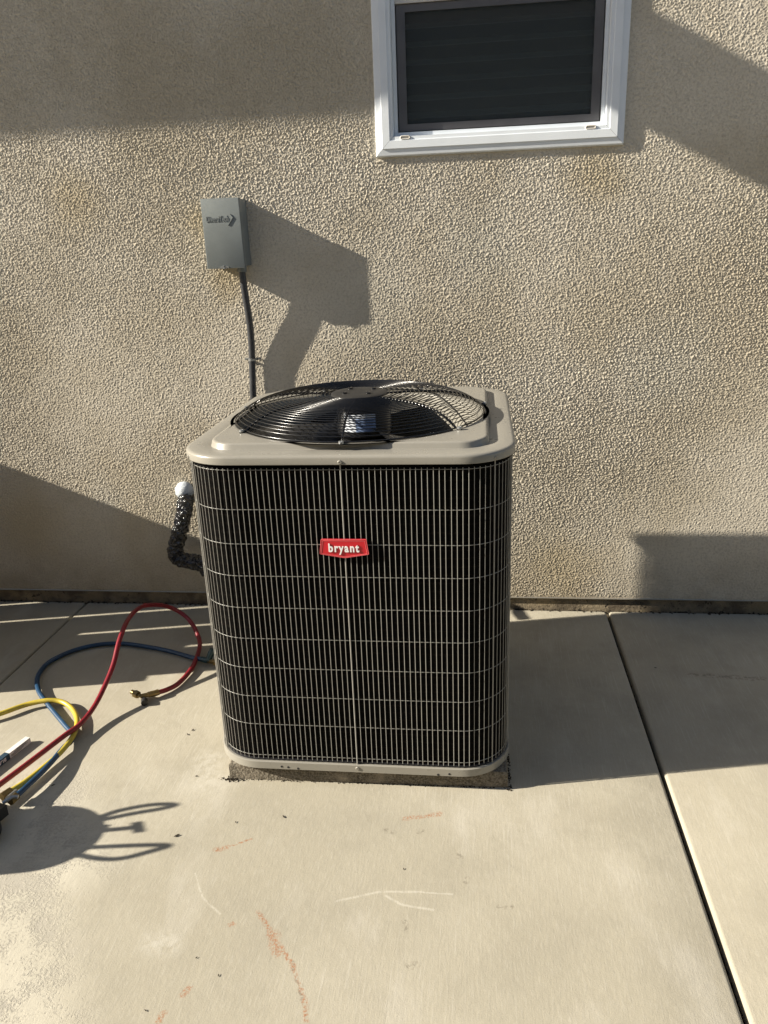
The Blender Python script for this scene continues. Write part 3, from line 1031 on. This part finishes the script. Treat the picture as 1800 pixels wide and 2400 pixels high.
yel = [(-1.62, -1.06, .012), (-1.545, -1.015, .018), (-1.469, -.967, .02), (-1.404, -.919, .02), (-1.343, -.86, .02), (-1.275, -.837, .025), (-1.221, -0.834, 0.020), (-1.167, -0.867, 0.017), (-1.120, -0.922, 0.016), (-1.091, -0.984, 0.017), (-1.074, -1.054, 0.022), (-1.071, -1.127, 0.026), (-1.082, -1.208, 0.031), (-1.097, -1.279, 0.035), (-1.120, -1.334, 0.038)]
hy = hose('charging_hose', 'yellow hose curving round beside the blue and red hoses', yel, M_hyel, (-1.2, -1.0, 0))
fitting(hy, [(-1.1168, -1.3241, .037), (-1.1268, -1.3541, .039)], .0130, M_brass, 'nut', hexa=True)

# manifold the three hoses run to, mostly out of the picture
man = thing('gauge_manifold', 'black gauge manifold with brass fittings at the ends of the hoses', 'gauge manifold', (-1.15, -1.44, 0))
mb = MB()
q = Matrix.Translation((-1.1608, -1.4011, .040)) @ Matrix.Rotation(R(-14), 4, 'Z')
mb.box(-.10, .082, -.017, .017, -.017, .017, q)
obj('body', mb, M_knob, man)
for (x, y, r_) in ((-1.106, -1.482, .047), (-1.210, -1.460, .047)):
    mb = MB(); mb.lathe([(.0001, .014), (r_ * .93, .012), (r_, .02), (r_, .040), (r_ * .93, .047), (r_ * .84, .047), (r_ * .82, .042), (.0001, .042)], (x, y, 0), 28)
    gg = obj('gauge', mb, M_knob, man, smooth=40)
    mb = MB(); mb.lathe([(r_ * .81, .0425), (.0001, .0428)], (x, y, 0), 24)
    obj('dial', mb, M_card, gg)
mb = MB(); mb.tube([(-1.105, -1.383, .043), (-1.085, -1.363, .050), (-1.070, -1.360, .048)], .006, 8)
obj('bleed_valve', mb, M_zinc, man, smooth=50)
mb = MB(); mb.tube([(-1.102, -1.373, .046), (-1.095, -1.328, .043)], .0055, 8)
obj('stem', mb, M_zinc, man, smooth=50)

# printed carton lying beside the hoses
cart = thing('carton', 'long slim printed carton lying at the left beside the red hose', 'carton', (-1.235, -1.1, 0))
d_ = Vector((-.0305, -.122, 0)).normalized()
n_ = Vector((d_.y, -d_.x, 0))
if n_.x > 0: n_ = -n_
E0 = Vector((-1.219, -1.047, .001))
def carton_piece(s0, s1, mat, name, par, grow=0.0):
    mb_ = MB()
    wd, ht = .019, .0205
    a_ = E0 + d_ * s0; b__ = E0 + d_ * s1
    sec = [(-grow, -grow * 0), (wd + grow, 0), (wd + grow, ht + grow), (-grow, ht + grow)]
    mb_.loft([[a_ + n_ * s + Vector((0, 0, z)) for s, z in sec], [b__ + n_ * s + Vector((0, 0, z)) for s, z in sec]], cap0=True, cap1=True)
    return obj(name, mb_, mat, par)
carton_piece(0, .088, M_card, 'white_label', cart)
navy = carton_piece(.0885, .26, M_navy, 'sleeve', cart)
me = text_mesh('BLACK', .0165, .0002, xs=1.0, bold=.0004, spacing=1.12)
# front face looks along -n_; text upside down, its first letter by the white end
zx = d_
mt = Matrix((( zx.x, 0, -n_.x, 0), (zx.y, 0, -n_.y, 0), (0, -1, 0, 0), (0, 0, 0, 1)))
me.transform(mt)
if mt.determinant() < 0: me.flip_normals()
o = link('lettering', me, M_white, navy)
o.location = E0 + d_ * .131 - n_ * .0004 + Vector((0, 0, .0102)) - base_of(navy)
lines = MB()
for k, (s0, s1, z0) in enumerate(((.010, .060, .0165), (.020, .070, .0135), (.012, .082, .0105), (.030, .084, .0075), (.040, .082, .0045))):
    a_ = E0 + d_ * s0 - n_ * .0005; b__ = E0 + d_ * s1 - n_ * .0005
    lines.add([a_ + Vector((0, 0, z0)), b__ + Vector((0, 0, z0)), b__ + Vector((0, 0, z0 + .0012)), a_ + Vector((0, 0, z0 + .0012))], [(0, 1, 2, 3)])
lo = obj('print', lines, M_motor, cart)

# ------------------------------------------------------------------ out of the picture on the left: refrigerant cylinder and the garden gate (their shadows fall into it)
cyl = thing('refrigerant_cylinder', 'grey refrigerant cylinder with two handle loops standing left of the manifold', 'gas cylinder', (-1.664, -1.611, 0))
mb = MB()
prof_c = [(.0001, 0), (.105, 0), (.112, .006), (.116, .020), (.128, .035), (.128, .36)] + [(.128 * math.cos(R(a)), .36 + .060 * math.sin(R(a))) for a in range(10, 90, 10)] + [(.0001, .42)]
mb.lathe(prof_c, (-1.664, -1.611, 0), 40)
obj('tank', mb, M_steel, cyl, smooth=40)
nn = Vector((-.206, .9785, 0)); cc = Vector((-1.664, -1.611, 0))
for loop in ([(.030, .395), (.052, .425), (.080, .455), (.094, .495), (.092, .525), (.084, .537), (.074, .520), (.064, .480), (.050, .440), (.034, .400)],
             [(-.045, .390), (-.078, .420), (-.104, .455), (-.110, .485), (-.094, .520), (-.079, .541), (-.070, .515), (-.062, .470), (-.056, .430), (-.046, .395)]):
    mb = MB(); mb.tube(spline([cc + nn * a_ + Vector((0, 0, z)) for a_, z in loop], 5, True), .0078, 8, closed=True)
    obj('handle', mb, M_steel, cyl, smooth=60)
mb = MB()
b0 = cc + nn * .005
mb.tube([b0 + Vector((0, 0, .41)), b0 + Vector((0, 0, .495))], .0085, 10)
mb.tube([b0 + Vector((0, 0, .440)), b0 + nn * .022 + Vector((0, 0, .448))], .007, 8)
mb.tube([b0 - nn * .022 + Vector((0, 0, .497)), b0 + nn * .022 + Vector((0, 0, .489))], .0085, 8)
obj('valve', mb, M_brass, cyl, smooth=50)

gate = thing('garden_gate', 'low wooden garden gate of upright boards standing ajar by the wall', 'gate', (-3.0, 0, 0))
ys = [.0, .2195, .366, .5085, .654, .815]
gaps = [(0, .50), (0, .86), (.46, 1.10), (.62, 1.10)]
gd = Vector((1.287, -1, 0)); gn = Vector((1, 1.287, 0)).normalized() * .010
HG = 1.127
for k in range(5):
    g_ = .0150
    def gp(y_, z): return Vector((-3.0, 0, z)) + gd * y_
    outl = [gp(ys[k], .02), gp(ys[k + 1], .02)]
    right, left = [], []
    if k < 4:
        z0, z1 = gaps[k]
        right = [(ys[k + 1] - (g_ if z0 == 0 else 0), .02)]
        if z0 > 0: right += [(ys[k + 1], z0), (ys[k + 1] - g_, z0 + .02)]
        right += [(ys[k + 1] - g_, z1 - .02), (ys[k + 1] if z1 < 1.05 else ys[k + 1] - g_, z1)]
        right += [(ys[k + 1] if z1 < 1.05 else ys[k + 1] - g_, HG)]
    else:
        right = [(ys[5], .02), (ys[5], HG)]
    poly = [gp(ys[k] + .0001, .02)] + [gp(a_, z) for a_, z in right] + [gp(ys[k] + .0001, HG)]
    mb = MB(); mb.prism(poly, gn)
    obj('board', mb, M_wood, gate)
st = MB(); st.box(-1.955, -1.915, -.845, -.810, -.02, .47)  # unseen post added by the gate, sized for the step in its shadow
tag(obj('shadow_step_post', st, M_wood), 'short unseen post added at the gate end to step its shadow', 'post')

# ------------------------------------------------------------------ dirt in the joints, crumbs and dry leaf bits
dm = MB()
def crumb(p, s):
    a_ = random.uniform(0, 6.28)
    P = [(math.cos(a_ + k * 2.09) * s * random.uniform(.6, 1.2), math.sin(a_ + k * 2.09) * s * random.uniform(.6, 1.2), 0) for k in range(3)] + [(0, 0, s * random.uniform(.5, 1.0))]
    dm.add([(p[0] + q_[0], p[1] + q_[1], p[2] + q_[2]) for q_ in P], [(0, 2, 1), (0, 1, 3), (1, 2, 3), (2, 0, 3)])
for k in range(900):
    crumb((random.uniform(-2.6, 2.0), random.uniform(-.012, .008), -.002), random.choice((.003, .004, .006, .009)))
for k in range(260):
    f = random.random()
    p = A0.lerp(B0, f)
    crumb((p.x, p.y - abs(random.gauss(0, .0025)), -.001), random.uniform(.002, .0050))
for k in range(90):
    crumb((A0.x - random.uniform(-.002, .010), A0.y + random.uniform(-.006, .16), -.001), random.uniform(.003, .007))
    crumb((B0.x + random.uniform(-.002, .010), B0.y + random.uniform(-.012, .16), -.001), random.uniform(.003, .007))
for k in range(70):
    crumb((-.488 + random.gauss(0, .016), -1.184 + random.gauss(0, .004), -.001), random.uniform(.003, .006))
for jx in (XL, XR):
    for k in range(500):
        crumb((jx + random.uniform(-.006, .006), random.uniform(-2.6, -.01), -.034), random.uniform(.004, .008))
tag(obj('dirt', dm, M_dirt), 'dark dirt lodged in the concrete joints and along the wall', kind='stuff')
jb = MB()
for jx in (XL, XR):
    jb.box(jx - .007, jx + .007, -7, -.01, -.068, -.034)
tag(obj('joint_filler', jb, M_dirt), 'dark filler strip deep in the slab joints', kind='stuff')

leaf_lab = ['blackish crumb on the bare concrete in front of the badge side left of centre', 'tiny crumb above the orange scuff left of the pad front',
 'largest leaf bit with a stalk, right of the cylinder valve shadow', 'dry leaf bit upper of two between red hose end and condenser', 'dry leaf bit lower of two between red hose end and condenser',
 'dark crumb on the concrete just left of the equipment pad', 'leaf bit between the hose shadow and the cylinder shadow', 'small crumb in front of the pad near the middle',
 'tiny crumb on the concrete just left of the long rust streak', 'dark crumb in the shade right of the slab joint', 'tiny crumb above the short rust mark near the bottom edge', 'dark crumb nearest the bottom edge of the photo']
leafpos = [((-.294, -1.333), .011), ((-.424, -1.364), .007), ((-.572, -1.428), .016), ((-.699, -.945), .011), ((-.708, -.970), .010), ((-.605, -1.177), .008), ((-1.032, -1.248), .010), ((.062, -1.50), .006), ((-.32, -1.84), .006), ((.9, -.46), .007), ((-.385, -1.80), .005), ((-.45, -1.935), .006)]
grp = 'bits of dry leaf scattered on the concrete'
for i, ((x, y), s) in enumerate(leafpos):
    mb = MB()
    a_ = random.uniform(0, 3.14)
    ca, sa = math.cos(a_), math.sin(a_)
    P = [(-1, 0, .1), (-.4, -.32, .25), (.3, -.28, .1), (1, 0, .3), (.3, .3, .35), (-.4, .28, .1)]
    mb.prism([(x + (q_[0] * ca - q_[1] * sa) * s * .55, y + (q_[0] * sa + q_[1] * ca) * s * .55, .001 + q_[2] * s * .4) for q_ in P], (0, 0, .0012))
    tag(obj('leaf_bit', mb, M_leaf), leaf_lab[i], 'leaf bit', grp)
